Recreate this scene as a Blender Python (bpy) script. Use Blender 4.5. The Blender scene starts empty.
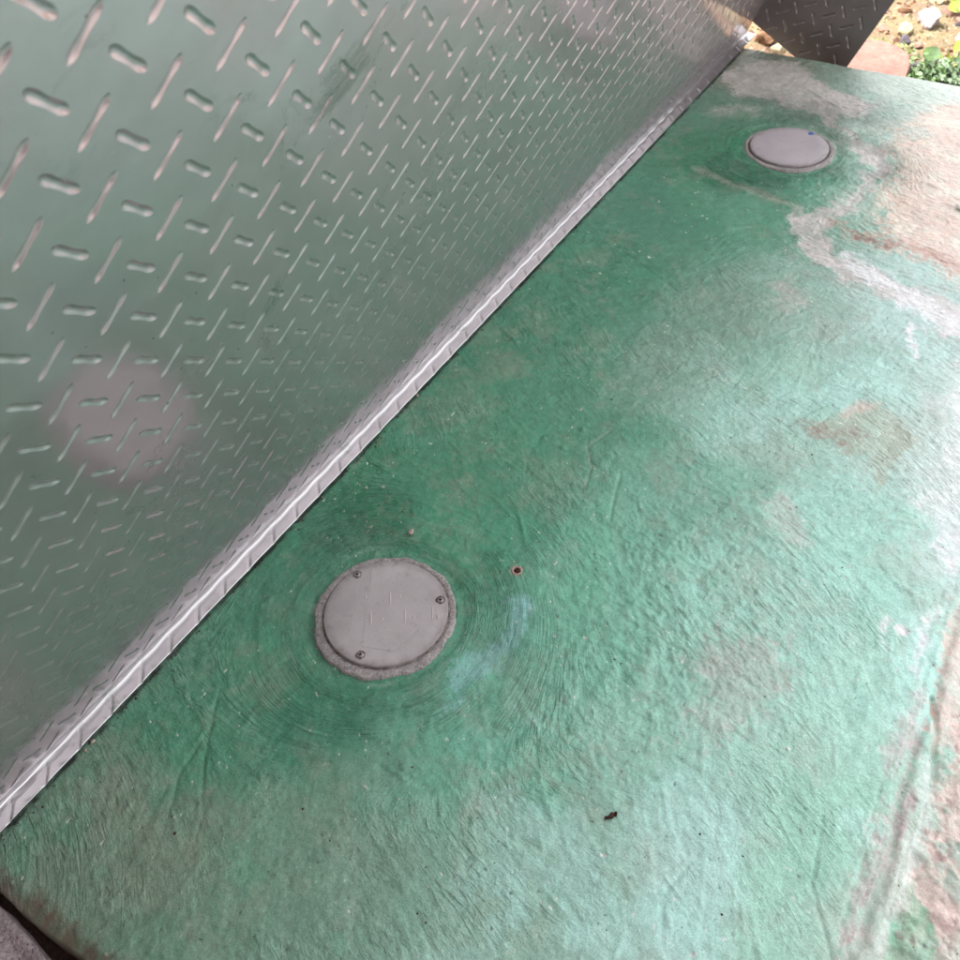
import bpy, bmesh, math, random
import numpy as np
from mathutils import Matrix, Vector
random.seed(7); rng = np.random.default_rng(11)
C = bpy.context.scene.collection
SC = bpy.context.scene

# ------------------------------------------------------------ camera
cam_d = bpy.data.cameras.new('camera'); cam = bpy.data.objects.new('camera', cam_d); C.objects.link(cam)
CR = ((0.5281583468696963, 0.6515142861928739, -0.5445896579246248),
      (-0.8471781875599859, 0.36065935115189, -0.3901460636085865),
      (-0.05777438147178288, 0.6674233793577267, 0.7424339388337963))
CP = (0.0, -0.7477, 1.0)
M = Matrix(CR).to_4x4(); M.translation = Vector(CP); cam.matrix_world = M
cam_d.sensor_width = 36; cam_d.lens = 36 * 896.7223 / 960
cam_d.clip_start = 0.02; cam_d.clip_end = 2000
cam_d.dof.use_dof = True; cam_d.dof.focus_distance = 1.05; cam_d.dof.aperture_fstop = 12
SC.camera = cam
SC.render.resolution_x = SC.render.resolution_y = 1024
# ------------------------------------------------------------ sky, sun, exposure
SUN_EL, SUN_AZ = 60.0, 4.0      # azimuth measured from +Y towards +X
w = bpy.data.worlds.new("World"); SC.world = w; w.use_nodes = True
nt = w.node_tree; nt.nodes.clear()
sky = nt.nodes.new('ShaderNodeTexSky'); sky.sky_type = 'NISHITA'; sky.sun_disc = False
sky.sun_elevation = math.radians(SUN_EL); sky.sun_rotation = math.radians(SUN_AZ)
sky.air_density = 1.0; sky.dust_density = 3.5
hs = nt.nodes.new('ShaderNodeHueSaturation'); hs.inputs['Saturation'].default_value = 0.12
bg = nt.nodes.new('ShaderNodeBackground'); bg.inputs[1].default_value = 0.15
wo = nt.nodes.new('ShaderNodeOutputWorld')
nt.links.new(sky.outputs[0], hs.inputs['Color']); nt.links.new(hs.outputs[0], bg.inputs[0]); nt.links.new(bg.outputs[0], wo.inputs[0])
sl = bpy.data.lights.new('sun', 'SUN'); sl.energy = 2.0; sl.angle = math.radians(0.5); sl.color = (1.0, 0.95, 0.87)
so = bpy.data.objects.new('sun', sl); C.objects.link(so)
el, az = math.radians(SUN_EL), math.radians(SUN_AZ)
sd = Vector((math.sin(az) * math.cos(el), math.cos(az) * math.cos(el), math.sin(el)))
so.rotation_euler = (-sd).to_track_quat('-Z', 'Y').to_euler(); so.location = sd * 10
SC.view_settings.view_transform = 'Standard'; SC.view_settings.look = 'None'
SC.view_settings.exposure = 2.36; SC.view_settings.gamma = 1

# ------------------------------------------------------------ helpers
def lin(c):
    c = np.asarray(c, float) / 255
    return np.where(c <= 0.04045, c / 12.92, ((c + 0.055) / 1.055) ** 2.4)
def L4(r, g, b): return tuple(float(v) for v in lin((r, g, b))) + (1,)
def tag(o, label=None, cat=None, group=None, kind=None):
    if label: o['label'] = label
    if cat: o['category'] = cat
    if group: o['group'] = group
    if kind: o['kind'] = kind
    return o
def link(name, me, mat, parent=None, smooth=True):
    o = bpy.data.objects.new(name, me); C.objects.link(o)
    if mat and not me.materials: me.materials.append(mat)
    if smooth: me.polygons.foreach_set('use_smooth', [True] * len(me.polygons))
    if parent: o.parent = parent
    return o
def empty(name, loc=(0, 0, 0)):
    o = bpy.data.objects.new(name, None); C.objects.link(o); o.location = loc; o.empty_display_size = .05; return o
def mesh(name, v, f):
    me = bpy.data.meshes.new(name); me.from_pydata([tuple(map(float, p)) for p in v], [], f); me.update(); return me
def grid_mesh(name, P):                     # P: (n, m, 3)
    n, m = P.shape[:2]
    me = bpy.data.meshes.new(name)
    me.vertices.add(n * m); me.vertices.foreach_set('co', P.reshape(-1).astype(np.float32))
    idx = np.arange(n * m).reshape(n, m)
    q = np.stack([idx[:-1, :-1], idx[1:, :-1], idx[1:, 1:], idx[:-1, 1:]], -1).reshape(-1, 4)
    k = len(q)
    me.loops.add(k * 4); me.loops.foreach_set('vertex_index', q.reshape(-1).astype(np.int32))
    me.polygons.add(k); me.polygons.foreach_set('loop_start', np.arange(0, k * 4, 4, dtype=np.int32))
    me.update(calc_edges=True); me.validate()
    return me
def vcol(me, name, col):
    a = me.attributes.new(name, 'FLOAT_COLOR', 'POINT')
    c = np.ones((len(me.vertices), 4), np.float32); c[:, :3] = col; a.data.foreach_set('color', c.reshape(-1))
class V2:                                    # numpy value noise
    def __init__(s, seed): s.t = np.random.default_rng(seed).random((257, 257)).astype(np.float32); s.t[256] = s.t[0]; s.t[:, 256] = s.t[:, 0]
    def n(s, x, y):
        xi = np.floor(x).astype(int); yi = np.floor(y).astype(int); fx = x - xi; fy = y - yi
        fx = fx * fx * (3 - 2 * fx); fy = fy * fy * (3 - 2 * fy); xi &= 255; yi &= 255
        t = s.t
        return (t[xi, yi] * (1 - fx) + t[xi + 1, yi] * fx) * (1 - fy) + (t[xi, yi + 1] * (1 - fx) + t[xi + 1, yi + 1] * fx) * fy
    def f(s, x, y, o=4, g=.5):
        a, r, tot = 1., 0, 0
        for k in range(o): r = r + a * s.n(x * 2 ** k + 17.3 * k, y * 2 ** k + 5.1 * k); tot += a; a *= g
        return r / tot                       # 0..1
def sst(x, a, b): t = np.clip((x - a) / (b - a), 0, 1); return t * t * (3 - 2 * t)

class Mat:
    def __init__(s, name):
        s.m = bpy.data.materials.new(name); s.m.use_nodes = True; s.t = s.m.node_tree
        s.b = s.t.nodes['Principled BSDF']; s.geo = s.t.nodes.new('ShaderNodeNewGeometry')
    def nd(s, k, **kw):
        n = s.t.nodes.new(k)
        for a, v in kw.items():
            if a.startswith('i_'):
                n.inputs[a[2:].replace('_', ' ')].default_value = v
            else: setattr(n, a, v)
        return n
    def ln(s, a, b): s.t.links.new(a, b)
    def noise(s, scale, detail=4, rough=.5, vec=None, dist=0):
        n = s.nd('ShaderNodeTexNoise'); n.inputs['Scale'].default_value = scale; n.inputs['Detail'].default_value = detail
        n.inputs['Roughness'].default_value = rough; n.inputs['Distortion'].default_value = dist
        s.ln(vec if vec else s.geo.outputs['Position'], n.inputs['Vector']); return n.outputs['Fac']
    def ramp(s, fac, *stops):
        r = s.nd('ShaderNodeValToRGB'); e = r.color_ramp.elements
        while len(e) < len(stops): e.new(.5)
        for q, (p, c) in zip(e, stops): q.position = p; q.color = c if hasattr(c, '__len__') else (c, c, c, 1)
        s.ln(fac, r.inputs[0]); return r.outputs[0]
    def mix(s, fac, a, b, mode='MIX'):
        m = s.nd('ShaderNodeMix', data_type='RGBA', blend_type=mode)
        for soc, v in ((m.inputs[0], fac), (m.inputs[6], a), (m.inputs[7], b)):
            if isinstance(v, bpy.types.NodeSocket): s.ln(v, soc)
            else: soc.default_value = v
        return m.outputs[2]
    def bump(s, h, strength, dist, prev=None):
        b = s.nd('ShaderNodeBump'); b.inputs['Strength'].default_value = strength; b.inputs['Distance'].default_value = dist
        s.ln(h, b.inputs['Height'])
        if prev: s.ln(prev, b.inputs['Normal'])
        return b.outputs['Normal']
    def set(s, **kw):
        for k, v in kw.items():
            soc = s.b.inputs[k.replace('_', ' ')]
            if isinstance(v, bpy.types.NodeSocket): s.ln(v, soc)
            else: soc.default_value = v
        return s
def speckle(m, scale, lo, hi):
    v = m.nd('ShaderNodeTexVoronoi'); v.inputs['Scale'].default_value = scale; m.ln(m.geo.outputs['Position'], v.inputs['Vector'])
    return m.ramp(v.outputs['Distance'], (lo, 1.0), (hi, 0.0))

# ------------------------------------------------------------ materials
# slab paint
mp = Mat('painted_concrete')
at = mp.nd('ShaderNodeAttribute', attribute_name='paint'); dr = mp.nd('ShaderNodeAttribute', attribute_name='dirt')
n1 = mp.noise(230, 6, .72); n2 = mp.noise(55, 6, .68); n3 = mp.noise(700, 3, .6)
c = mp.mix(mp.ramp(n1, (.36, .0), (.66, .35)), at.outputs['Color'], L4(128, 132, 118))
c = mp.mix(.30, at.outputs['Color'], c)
c = mp.mix(1.0, c, mp.ramp(n2, (.3, (.84, .84, .84, 1)), (.7, (1.12, 1.12, 1.12, 1))), 'MULTIPLY')
c = mp.mix(.8, c, mp.ramp(n3, (.3, (.86, .86, .86, 1)), (.7, (1.12, 1.12, 1.12, 1))), 'MULTIPLY')
sep = mp.nd('ShaderNodeSeparateColor'); mp.ln(dr.outputs['Color'], sep.inputs[0])
fl = mp.nd('ShaderNodeAttribute', attribute_name='flow')
def flow_ridge(su, sv, p_, det=2, off=0.):
    mpg = mp.nd('ShaderNodeMapping'); mpg.inputs['Scale'].default_value = (su, sv, 1); mpg.inputs['Location'].default_value = (off, off, off); mp.ln(fl.outputs['Vector'], mpg.inputs['Vector'])
    n_ = mp.noise(1., det, .55, vec=mpg.outputs[0], dist=.35)
    a = mp.nd('ShaderNodeMath', operation='MULTIPLY_ADD'); mp.ln(n_, a.inputs[0]); a.inputs[1].default_value = 2.; a.inputs[2].default_value = -1.
    b = mp.nd('ShaderNodeMath', operation='ABSOLUTE'); mp.ln(a.outputs[0], b.inputs[0])
    c_ = mp.nd('ShaderNodeMath', operation='SUBTRACT'); c_.inputs[0].default_value = 1.; mp.ln(b.outputs[0], c_.inputs[1])
    d_ = mp.nd('ShaderNodeMath', operation='POWER'); mp.ln(c_.outputs[0], d_.inputs[0]); d_.inputs[1].default_value = p_; return d_.outputs[0]
fr1 = flow_ridge(13, 52, 5., 3); fr2 = flow_ridge(60, 95, 5., 3, 31.7); patch = mp.ramp(mp.noise(5, 4, .6), (.44, .0), (.62, 1.))
def mul(a, b):
    q = mp.nd('ShaderNodeMath', operation='MULTIPLY'); mp.ln(a, q.inputs[0]); mp.ln(b, q.inputs[1]); return q.outputs[0]
fr1 = mul(fr1, patch)
c = mp.mix(mul(fr1, mp.ramp(n2, (.4, .0), (.6, .16))), c, L4(188, 208, 196)); n5 = mp.noise(330, 3, .7); c = mp.mix(.85, c, mp.ramp(n5, (.30, (.82, .83, .82, 1)), (.52, (1.0, 1.0, 1.0, 1)), (.72, (1.18, 1.17, 1.17, 1))), 'MULTIPLY')
pits = mp.ramp(mp.noise(150, 2, .5), (.22, .7), (.27, 0.)); c = mp.mix(pits, c, L4(46, 66, 56))
h = mp.bump(n2, .12, .006); h = mp.bump(fr1, 1., .0014, h); h = mp.bump(mul(fr2, patch), .6, .0014, h); h = mp.bump(n1, .6, .0022, h); h = mp.bump(n3, .4, .0010, h)
spd = mp
ro = mp.nd('ShaderNodeMath', operation='MULTIPLY_ADD'); mp.ln(sep.outputs[0], ro.inputs[0]); ro.inputs[1].default_value = .42; ro.inputs[2].default_value = .17
mp.set(Base_Color=c, Roughness=ro.outputs[0], Normal=h); mp.b.inputs['Specular IOR Level'].default_value = .5
# stainless sheet
def steel(name, rough, warp, base, veil=.30, fb_=.05):
    s = Mat(name)
    big = s.noise(7, 2, .4); mid = s.noise(38, 2, .5); fine = s.noise(500, 3, .6); smear = s.noise(11, 5, .65, dist=.6)
    h = s.bump(big, warp, .010); h = s.bump(mid, warp * .5, .0016, h); h = s.bump(fine, fb_, .0002, h) if fb_ else h
    r = s.ramp(smear, (.40, rough), (.62, rough + .05), (.78, rough + .24))
    c = s.mix(s.ramp(smear, (.45, 0.), (.8, .45)), base, tuple(v * .72 for v in base[:3]) + (1,))
    c = s.mix(s.ramp(s.noise(8, 7, .75, dist=.8), (.60, .0), (.74, .55)), c, L4(84, 104, 90)); sc_ = s.nd('ShaderNodeMapping'); sc_.inputs['Scale'].default_value = (5, 60, 60); sc_.inputs['Rotation'].default_value = (.5, .3, .4); s.ln(s.geo.outputs['Position'], sc_.inputs['Vector'])
    c = s.mix(s.ramp(s.noise(1., 4, .7, vec=sc_.outputs[0]), (.66, .0), (.72, .22)), c, L4(236, 228, 230))
    sp = speckle(s, 42, .012, .05)
    c = s.mix(sp, c, L4(70, 62, 55))
    s.set(Base_Color=c, Metallic=1.0, Roughness=r, Normal=h)
    g = s.nd('ShaderNodeBsdfPrincipled'); g.inputs['Metallic'].default_value = 1; g.inputs['Roughness'].default_value = .75
    s.ln(c, g.inputs['Base Color']); s.ln(h, g.inputs['Normal']); mx = s.nd('ShaderNodeMixShader'); mx.inputs[0].default_value = veil
    s.ln(s.b.outputs[0], mx.inputs[1]); s.ln(g.outputs[0], mx.inputs[2]); s.ln(mx.outputs[0], s.t.nodes['Material Output'].inputs[0]); return s.m
m_steel = steel('stainless_sheet', .13, .36, L4(204, 197, 199))
m_foot = steel('stainless_foot', .17, .10, L4(196, 192, 193), .30, 0)
m_dark = steel('stainless_sheet_shaded', .30, .12, L4(160, 150, 152))  # wing's rougher copy of the sheet, its backlit shade put into a darker base
# cover plates
def cover_mat(name, base, alt):
    s = Mat(name); a = s.noise(14, 4, .6); b = s.noise(420, 3, .6); d = s.noise(60, 5, .7)
    c = s.mix(s.ramp(a, (.35, 0.), (.65, 1.)), base, alt); c = s.mix(s.ramp(d, (.58, 0.), (.75, .45)), c, L4(120, 108, 104))
    c = s.mix(speckle(s, 130, .03, .07), c, L4(80, 70, 66))
    tc = s.nd('ShaderNodeTexCoord'); ln_ = s.nd('ShaderNodeVectorMath', operation='LENGTH'); s.ln(tc.outputs['Object'], ln_.inputs[0])
    ad = s.nd('ShaderNodeMath', operation='MULTIPLY_ADD'); s.ln(d, ad.inputs[0]); ad.inputs[1].default_value = .030; s.ln(ln_.outputs['Value'], ad.inputs[2])
    c = s.mix(s.ramp(ad.outputs[0], (.088, 0.), (.102, .6)), c, L4(112, 100, 97))
    s.set(Base_Color=c, Roughness=s.ramp(a, (.3, .36), (.7, .55)), Metallic=.0, Normal=s.bump(d, .3, .0012, s.bump(b, .4, .0008))); return s.m
m_cov = cover_mat('cover_grey', L4(163, 156, 156), L4(184, 177, 177))
m_cov2 = cover_mat('cover_grey_far', L4(172, 165, 168), L4(184, 177, 180))
def rough_mat(name, a, b, sc=120, rough=.85, bump=.6, dist=.002, spk=None, spec=.3):
    s = Mat(name); n = s.noise(sc, 6, .65); k = s.noise(sc * .17, 4, .6)
    c = s.mix(s.ramp(n, (.35, 0.), (.65, 1.)), a, b); c = s.mix(1., c, s.ramp(k, (.3, (.75, .75, .75, 1)), (.7, (1.15, 1.15, 1.15, 1))), 'MULTIPLY')
    if spk: c = s.mix(speckle(s, spk[0], .1, .28), c, spk[1])
    s.set(Base_Color=c, Roughness=rough, Normal=s.bump(n, bump, dist)); s.b.inputs['Specular IOR Level'].default_value = spec
    return s.m
m_mortar = rough_mat('mortar_collar', L4(136, 130, 128), L4(190, 182, 180), 300, .75, 1., .003)
m_crack = rough_mat('crack_fill', L4(70, 62, 58), L4(150, 138, 134), 190)
m_darkgap = rough_mat('dark_gap', L4(44, 38, 34), L4(110, 98, 92), 120)
m_screw = Mat('screw_steel').set(Base_Color=L4(150, 142, 142), Metallic=1., Roughness=.4).m
m_screwd = Mat('screw_recess').set(Base_Color=L4(35, 30, 30), Metallic=0., Roughness=.8).m
m_kerb = rough_mat('old_concrete', L4(140, 124, 124), L4(198, 184, 186), 230, .9, 1., .004, (170, L4(100, 84, 80)))
m_rust = rough_mat('rust', L4(52, 26, 20), L4(84, 46, 36), 700)
m_pinkring = rough_mat('worn_rim', L4(175, 150, 140), L4(200, 180, 168), 700)
m_blue = Mat('blue_paint').set(Base_Color=L4(70, 105, 165), Roughness=.5).m
m_mark = Mat('worn_emboss').set(Base_Color=L4(186, 174, 176), Roughness=.5).m
m_patch = cover_mat('smooth_patch', L4(172, 165, 165), L4(184, 177, 177))

# ------------------------------------------------------------ slab
SX0, SX1, SY0, SY1 = -0.047, 2.345, -1.14, 0.10
st = 0.0020
xs = np.arange(SX0, SX1 + 1e-6, st); ys = np.arange(SY0, SY1 + 1e-6, st)
X, Y = np.meshgrid(xs, ys, indexing='ij')
CV = [(.4713, -.2374), (1.8825, -.2964)]
N = [V2(k) for k in range(12)]
H = np.zeros_like(X)
H += (N[0].f(X * 5, Y * 5, 3) - .5) * .007
H += (N[1].f(X * 22, Y * 22, 3) - .5) * .0030 + (N[11].f(X * 75, Y * 75, 3) - .5) * .0010
d1 = np.hypot(X - CV[0][0], Y - CV[0][1]); d2 = np.hypot(X - CV[1][0], Y - CV[1][1])
for d in (d1, d2):
    H += .0019 * np.exp(-((d - .125) / .018) ** 2) * (.5 + N[2].f(X * 9, Y * 9, 2)) + .0010 * np.exp(-((d - .165) / .012) ** 2) * N[3].n(X * 14, Y * 14) * 1.5
    H -= .0015 * np.exp(-((d - .105) / .008) ** 2)
# trowel and brush strokes: short ridges that swirl round the covers
def stroke(x, y, a, ln, wd, ht, curv):
    r = ln * .6 + wd * 4
    i0, i1 = np.searchsorted(xs, [x - r, x + r]); j0, j1 = np.searchsorted(ys, [y - r, y + r])
    if i1 - i0 < 2 or j1 - j0 < 2: return
    px = X[i0:i1, j0:j1] - x; py = Y[i0:i1, j0:j1] - y
    u = px * math.cos(a) + py * math.sin(a); v = -px * math.sin(a) + py * math.cos(a) + curv * u * u
    H[i0:i1, j0:j1] += ht * np.exp(-(v / wd) ** 2) * np.exp(-(u / (ln * .5)) ** 4)
for k in range(3600):
    x = random.uniform(SX0, SX1); y = random.uniform(-.98, .03)
    dd = [(math.hypot(x - cx, y - cy), cx, cy) for cx, cy in CV]; d, cx, cy = min(dd)
    if d < .1: continue
    fld = 2.1 + 2.6 * (float(N[4].f(np.array(x * 1.6), np.array(y * 2.2), 2)) - .5) * 2
    tg = math.atan2(y - cy, x - cx) + math.pi / 2
    wgt = math.exp(-max(0, d - .13) / .05)
    a = tg if random.random() < wgt else fld + random.gauss(0, .28)
    cv = (-1 / (2 * d) if a == tg else random.gauss(0, 1.2))
    big = random.random() < .012
    stroke(x, y, a, random.uniform(.02, .075) * (1.8 if big else 1), random.uniform(.0019, .0032) * (1.3 if big else 1),
           random.choice((1, 1, 1, -1)) * random.uniform(.0002, .0008) * (1.9 if big else 1), cv)
# lumpy patch of curdled paint in the middle
lump = np.exp(-(((X - .66) / .30) ** 2 + ((Y + .56) / .15) ** 2))
H += lump * (N[5].f(X * 95, Y * 60, 3) - .5) * .006
# gritty skin: ridged noise drawn out along the trowel direction, sharper towards the curdled middle
_a = 1.05 + .9 * (N[4].f(X * 1.6, Y * 2.2, 2) - .5) * 2
_c, _s = math.cos(1.1), math.sin(1.1); _u = X * _c + Y * _s; _v = -X * _s + Y * _c
_w = N[8].f(X * 7, Y * 7, 3) * .12
rg = 1 - np.abs(N[6].f(_u * 34 + _w * 40, (_v + _w) * 118, 3, .6) * 2 - 1)
rg2 = 1 - np.abs(N[7].f((X + _w) * 95, (Y - _w) * 80, 3, .6) * 2 - 1)
H += (rg - .8) * .0007 * (.2 + .9 * N[9].f(X * 6, Y * 6, 2)) + (rg2 - .8) * .0028 * (.03 + lump)
H += (N[10].f(X * 160, Y * 160, 2) - .5) * .0013 * (.4 + 1.2 * N[5].f(X * 4, Y * 4, 3))
# scored lines
for pts in ([(.2706, -.118), (.2, -.164), (.155, -.20)], [(.235, -.145), (.165, -.155), (.12, -.18)], [(.86, -.395), (.80, -.412), (.76, -.425)],
            [(1.12, -.12), (1.20, -.17), (1.24, -.25)], [(1.16, -.12), (1.235, -.18), (1.27, -.25)], [(1.38, -.14), (1.33, -.24), (1.30, -.30)],
            [(.36, -.87), (.42, -.83), (.50, -.815)], [(.30, -.66), (.33, -.70), (.39, -.715)]):
    for (a, b) in zip(pts[:-1], pts[1:]):
        L = math.hypot(b[0] - a[0], b[1] - a[1]); stroke((a[0] + b[0]) / 2, (a[1] + b[1]) / 2, math.atan2(b[1] - a[1], b[0] - a[0]), L * 1.1, .0022, -.0016, 0)
def seg_d(P, wob=0.0, seed=6):
    wx = X + (N[seed].f(X * 13, Y * 13, 5, .6) - .5) * wob; wy = Y + (N[seed + 1].f(X * 13, Y * 13, 5, .6) - .5) * wob
    best = np.full(X.shape, 9.)
    for (ax, ay), (bx, by) in zip(P[:-1], P[1:]):
        dx, dy = bx - ax, by - ay; t = np.clip(((wx - ax) * dx + (wy - ay) * dy) / (dx * dx + dy * dy + 1e-12), 0, 1)
        best = np.minimum(best, np.hypot(wx - ax - t * dx, wy - ay - t * dy))
    return best, wx, wy
def poly(P, soft=.012, wob=.05, seed=6):
    d, wx, wy = seg_d(P + P[:1], wob, seed)
    ins = np.zeros(X.shape, bool); n = len(P)
    for i in range(n):
        (ax, ay), (bx, by) = P[i], P[(i + 1) % n]
        c_ = ((ay > wy) != (by > wy)); xx = (bx - ax) * (wy - ay) / (by - ay + 1e-12) + ax
        ins ^= c_ & (wx < xx)
    sdv = np.where(ins, d, -d); return sst(sdv, -soft, soft)
def line(P, r, soft=.01, wob=.04, seed=8):
    d, _, _ = seg_d(P, wob, seed); return 1 - sst(d, r - soft, r + soft)
sk_ = N[5].f(X * 7, Y * 150, 4, .65)
for k in range(150):      # pimples and pocks in the paint
    stroke(random.uniform(0, 2.3), random.uniform(-.9, -.04), random.uniform(0, 3), random.uniform(.005, .010), random.uniform(.0025, .005), random.choice((1, 1, -1)) * random.uniform(.0005, .0014), 0)
for x_, y_ in ((.855, -.297), (.86, -.262), (.905, -.305), (.845, -.248)): stroke(x_, y_, .4, .009, .004, .0022, 0)
for (a, b) in (((.80, -.365), (.845, -.352)), ((.845, -.352), (.875, -.330)), ((.875, -.330), (.925, -.345))):
    stroke((a[0] + b[0]) / 2, (a[1] + b[1]) / 2, math.atan2(b[1] - a[1], b[0] - a[0]), math.hypot(b[0] - a[0], b[1] - a[1]) * 1.15, .0022, -.0012, 0)
# the eroded groove along the right edge and the rough mortar fillet past it
ge = -.884 + (N[2].f(X * 9, X * 0 + 3, 5, .65) - .5) * .03
fall = sst(-Y, -(ge - .004), -(ge - .03))
gr_on = 1 - sst(X, .80, 1.15)
H -= gr_on * (.0055 * (.4 + sk_) * np.exp(-((Y - ge) / .006) ** 2)) + fall * (.008 * gr_on + .002)
H += gr_on * (sk_ - .5) * .006 * np.exp(-((Y + .885) / .03) ** 2)
H += gr_on * fall * (N[3].f(X * 60, Y * 60, 4, .6) - .5) * .009
cr, _, _ = seg_d([(.70, -.885), (.66, -.90), (.60, -.905)], .02)
H -= .006 * (1 - sst(cr, .001, .006))
# rounded outer edges: near end, far end
nb = SX0 + .006 + (N[6].f(Y * 20, Y * 0, 3) - .5) * .008
H -= .11 * (1 - sst(X, nb - .006, nb + .004)) + .006 * (1 - sst(X, nb, nb + .022))
fe = SX1 - .004 + (N[7].f(Y * 12, Y * 0 + 9, 3) - .5) * .006
H -= .11 * sst(X, fe - .004, fe + .003) + .005 * sst(X, fe - .02, fe)
for d, rr in ((d1, .092), (d2, .089)): H = np.where(d < rr, -.012, H)
hole = np.hypot(X - .6186, Y + .3539); H -= .004 * (1 - sst(hole, .003, .007)); H += .0012 * np.exp(-((hole - .009) / .003) ** 2)
Hs = H - .0045
H[Y > -.03] = np.minimum(H[Y > -.03], 0) ; near_fl = np.exp(-((Y + .02) / .02) ** 2); Z = (H * (1 - near_fl * .9)) - .0045
Z = np.where((X < nb + .02) | (X > fe - .02) | (d1 < .092) | (d2 < .089), Hs, Z)

# colour of the paint, worn and stained, with some light and shade painted in
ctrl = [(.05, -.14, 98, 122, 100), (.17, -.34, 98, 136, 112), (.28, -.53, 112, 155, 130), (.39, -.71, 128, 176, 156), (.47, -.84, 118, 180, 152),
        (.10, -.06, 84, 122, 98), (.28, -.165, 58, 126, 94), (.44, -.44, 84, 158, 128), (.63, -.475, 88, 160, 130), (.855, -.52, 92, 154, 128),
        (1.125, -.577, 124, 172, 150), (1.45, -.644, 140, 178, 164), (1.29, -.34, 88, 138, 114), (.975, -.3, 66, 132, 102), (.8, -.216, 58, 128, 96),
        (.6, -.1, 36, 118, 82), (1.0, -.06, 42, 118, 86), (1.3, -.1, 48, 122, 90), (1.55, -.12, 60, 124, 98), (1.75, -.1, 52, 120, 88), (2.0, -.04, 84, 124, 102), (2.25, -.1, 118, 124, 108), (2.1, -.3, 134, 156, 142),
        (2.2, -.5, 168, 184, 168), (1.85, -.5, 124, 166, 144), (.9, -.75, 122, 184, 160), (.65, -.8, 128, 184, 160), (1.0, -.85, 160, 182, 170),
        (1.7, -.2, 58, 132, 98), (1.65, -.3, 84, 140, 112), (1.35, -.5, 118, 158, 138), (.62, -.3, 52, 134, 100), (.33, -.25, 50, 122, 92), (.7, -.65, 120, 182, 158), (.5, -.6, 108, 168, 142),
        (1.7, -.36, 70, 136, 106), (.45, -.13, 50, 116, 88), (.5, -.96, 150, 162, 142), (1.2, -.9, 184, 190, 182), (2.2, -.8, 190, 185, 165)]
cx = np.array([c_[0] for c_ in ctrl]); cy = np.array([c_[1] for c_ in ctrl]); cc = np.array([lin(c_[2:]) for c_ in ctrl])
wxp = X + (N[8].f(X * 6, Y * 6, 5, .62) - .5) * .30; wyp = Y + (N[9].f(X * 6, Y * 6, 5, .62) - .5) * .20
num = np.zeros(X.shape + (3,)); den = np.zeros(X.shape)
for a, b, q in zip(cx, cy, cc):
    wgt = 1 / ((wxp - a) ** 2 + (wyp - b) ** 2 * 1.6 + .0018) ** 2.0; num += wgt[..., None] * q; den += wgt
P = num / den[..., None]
dirt = np.zeros(X.shape)
GR = N[3].f(X * 48, Y * 48, 5, .68); GR2 = N[4].f(X * 170, Y * 170, 3, .7)
def put(mask, col, amt=1., dr=.0, dis=1.):
    global P, dirt
    mk = np.clip(mask, 0, 1); e_ = mk * (1 - mk) * 4
    mk = mk + dis * ((GR - .5) * 1.6 + (GR2 - .5) * 1.0) * (e_ * .8 + .35 * (mk > .02))
    m_ = np.clip(mk * amt, 0, 1) * (mask > .003); P = P * (1 - m_[..., None]) + lin(col) * m_[..., None]; dirt = np.maximum(dirt, m_ * dr)
fb = lambda k, s, o=5: N[k].f(X * s, Y * s, o, .6)
# general mottling
put(sst(fb(2, 9), .52, .74), (138, 142, 124), .26, .3)
put(sst(fb(3, 16), .56, .74), (60, 148, 112), .22)
put(sst(fb(4, 30), .60, .78), (128, 132, 112), .22, .4)
put(sst(fb(5, 7), .58, .72) * sst(-Y, .25, .6), (150, 205, 192), .35)
# strokes of wiped colour that follow the trowel: stretched noise
sn = N[10].f((X * .8 + Y * .6) * 10, (X * .6 - Y * .8) * 70, 3); put(sst(sn, .56, .75) * sst(-Y, .1, .4), (150, 176, 158), .12)
for d, (qx, qy) in zip((d1, d2), CV):
    ang = np.arctan2(Y - qy, X - qx); rn = N[11].f(d * 140, (ang + 4) * 3.0, 3)
    near = np.exp(-(np.maximum(d - .1, 0) / .05) ** 2)
    put(near, (34, 112, 78), .45); put(near * sst(rn, .52, .72), (26, 82, 60), .3); put(near * sst(1 - rn, .58, .75), (120, 150, 130), .45, .3)
# grey patches by the near right and grey worn areas
put(poly([(.068, -.057), (.137, -.102), (.162, -.193), (.154, -.293), (.072, -.279), (.057, -.35), (.027, -.204)], .03, .10), (124, 128, 110), .35, .4)
put(poly([(1.3, -.3), (1.5, -.42), (1.3, -.5), (1.0, -.42), (.98, -.33), (1.1, -.30)], .05, .14), (128, 150, 132), .35, .4)
put(poly([(.80, -.27), (.86, -.33), (.80, -.37), (.74, -.36), (.70, -.32), (.73, -.28)], .02, .07), (104, 132, 110), .35, .4)
put(poly([(.666, -.617), (.693, -.71), (.622, -.729), (.555, -.728), (.505, -.668), (.508, -.648), (.571, -.64)], .028, .07), (150, 152, 140), .5, .5, 1.6)
put(poly([(1.081, -.615), (1.064, -.651), (1.05, -.678), (1.07, -.705), (.995, -.735), (1.072, -.752), (1.142, -.749), (1.183, -.685), (1.139, -.651)], .006, .05), (142, 156, 130), .7, .6, 1.6)
put(line([(1.085, -.622), (1.075, -.645), (1.068, -.668), (1.085, -.68)], .010, .02, .06), (116, 100, 78), .55, .6, 2.)
put(line([(1.15, -.655), (1.17, -.675)], .016, .012, .04), (190, 160, 142), .55)
put(poly([(.58, -.357), (.583, -.395), (.526, -.42), (.454, -.411), (.388, -.379), (.478, -.366), (.51, -.392)], .012, .05), (128, 184, 178), .6, .0, 1.8)
put(line([(.9, -.62), (.86, -.66)], .02, .012, .05), (170, 170, 160), .5)
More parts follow.
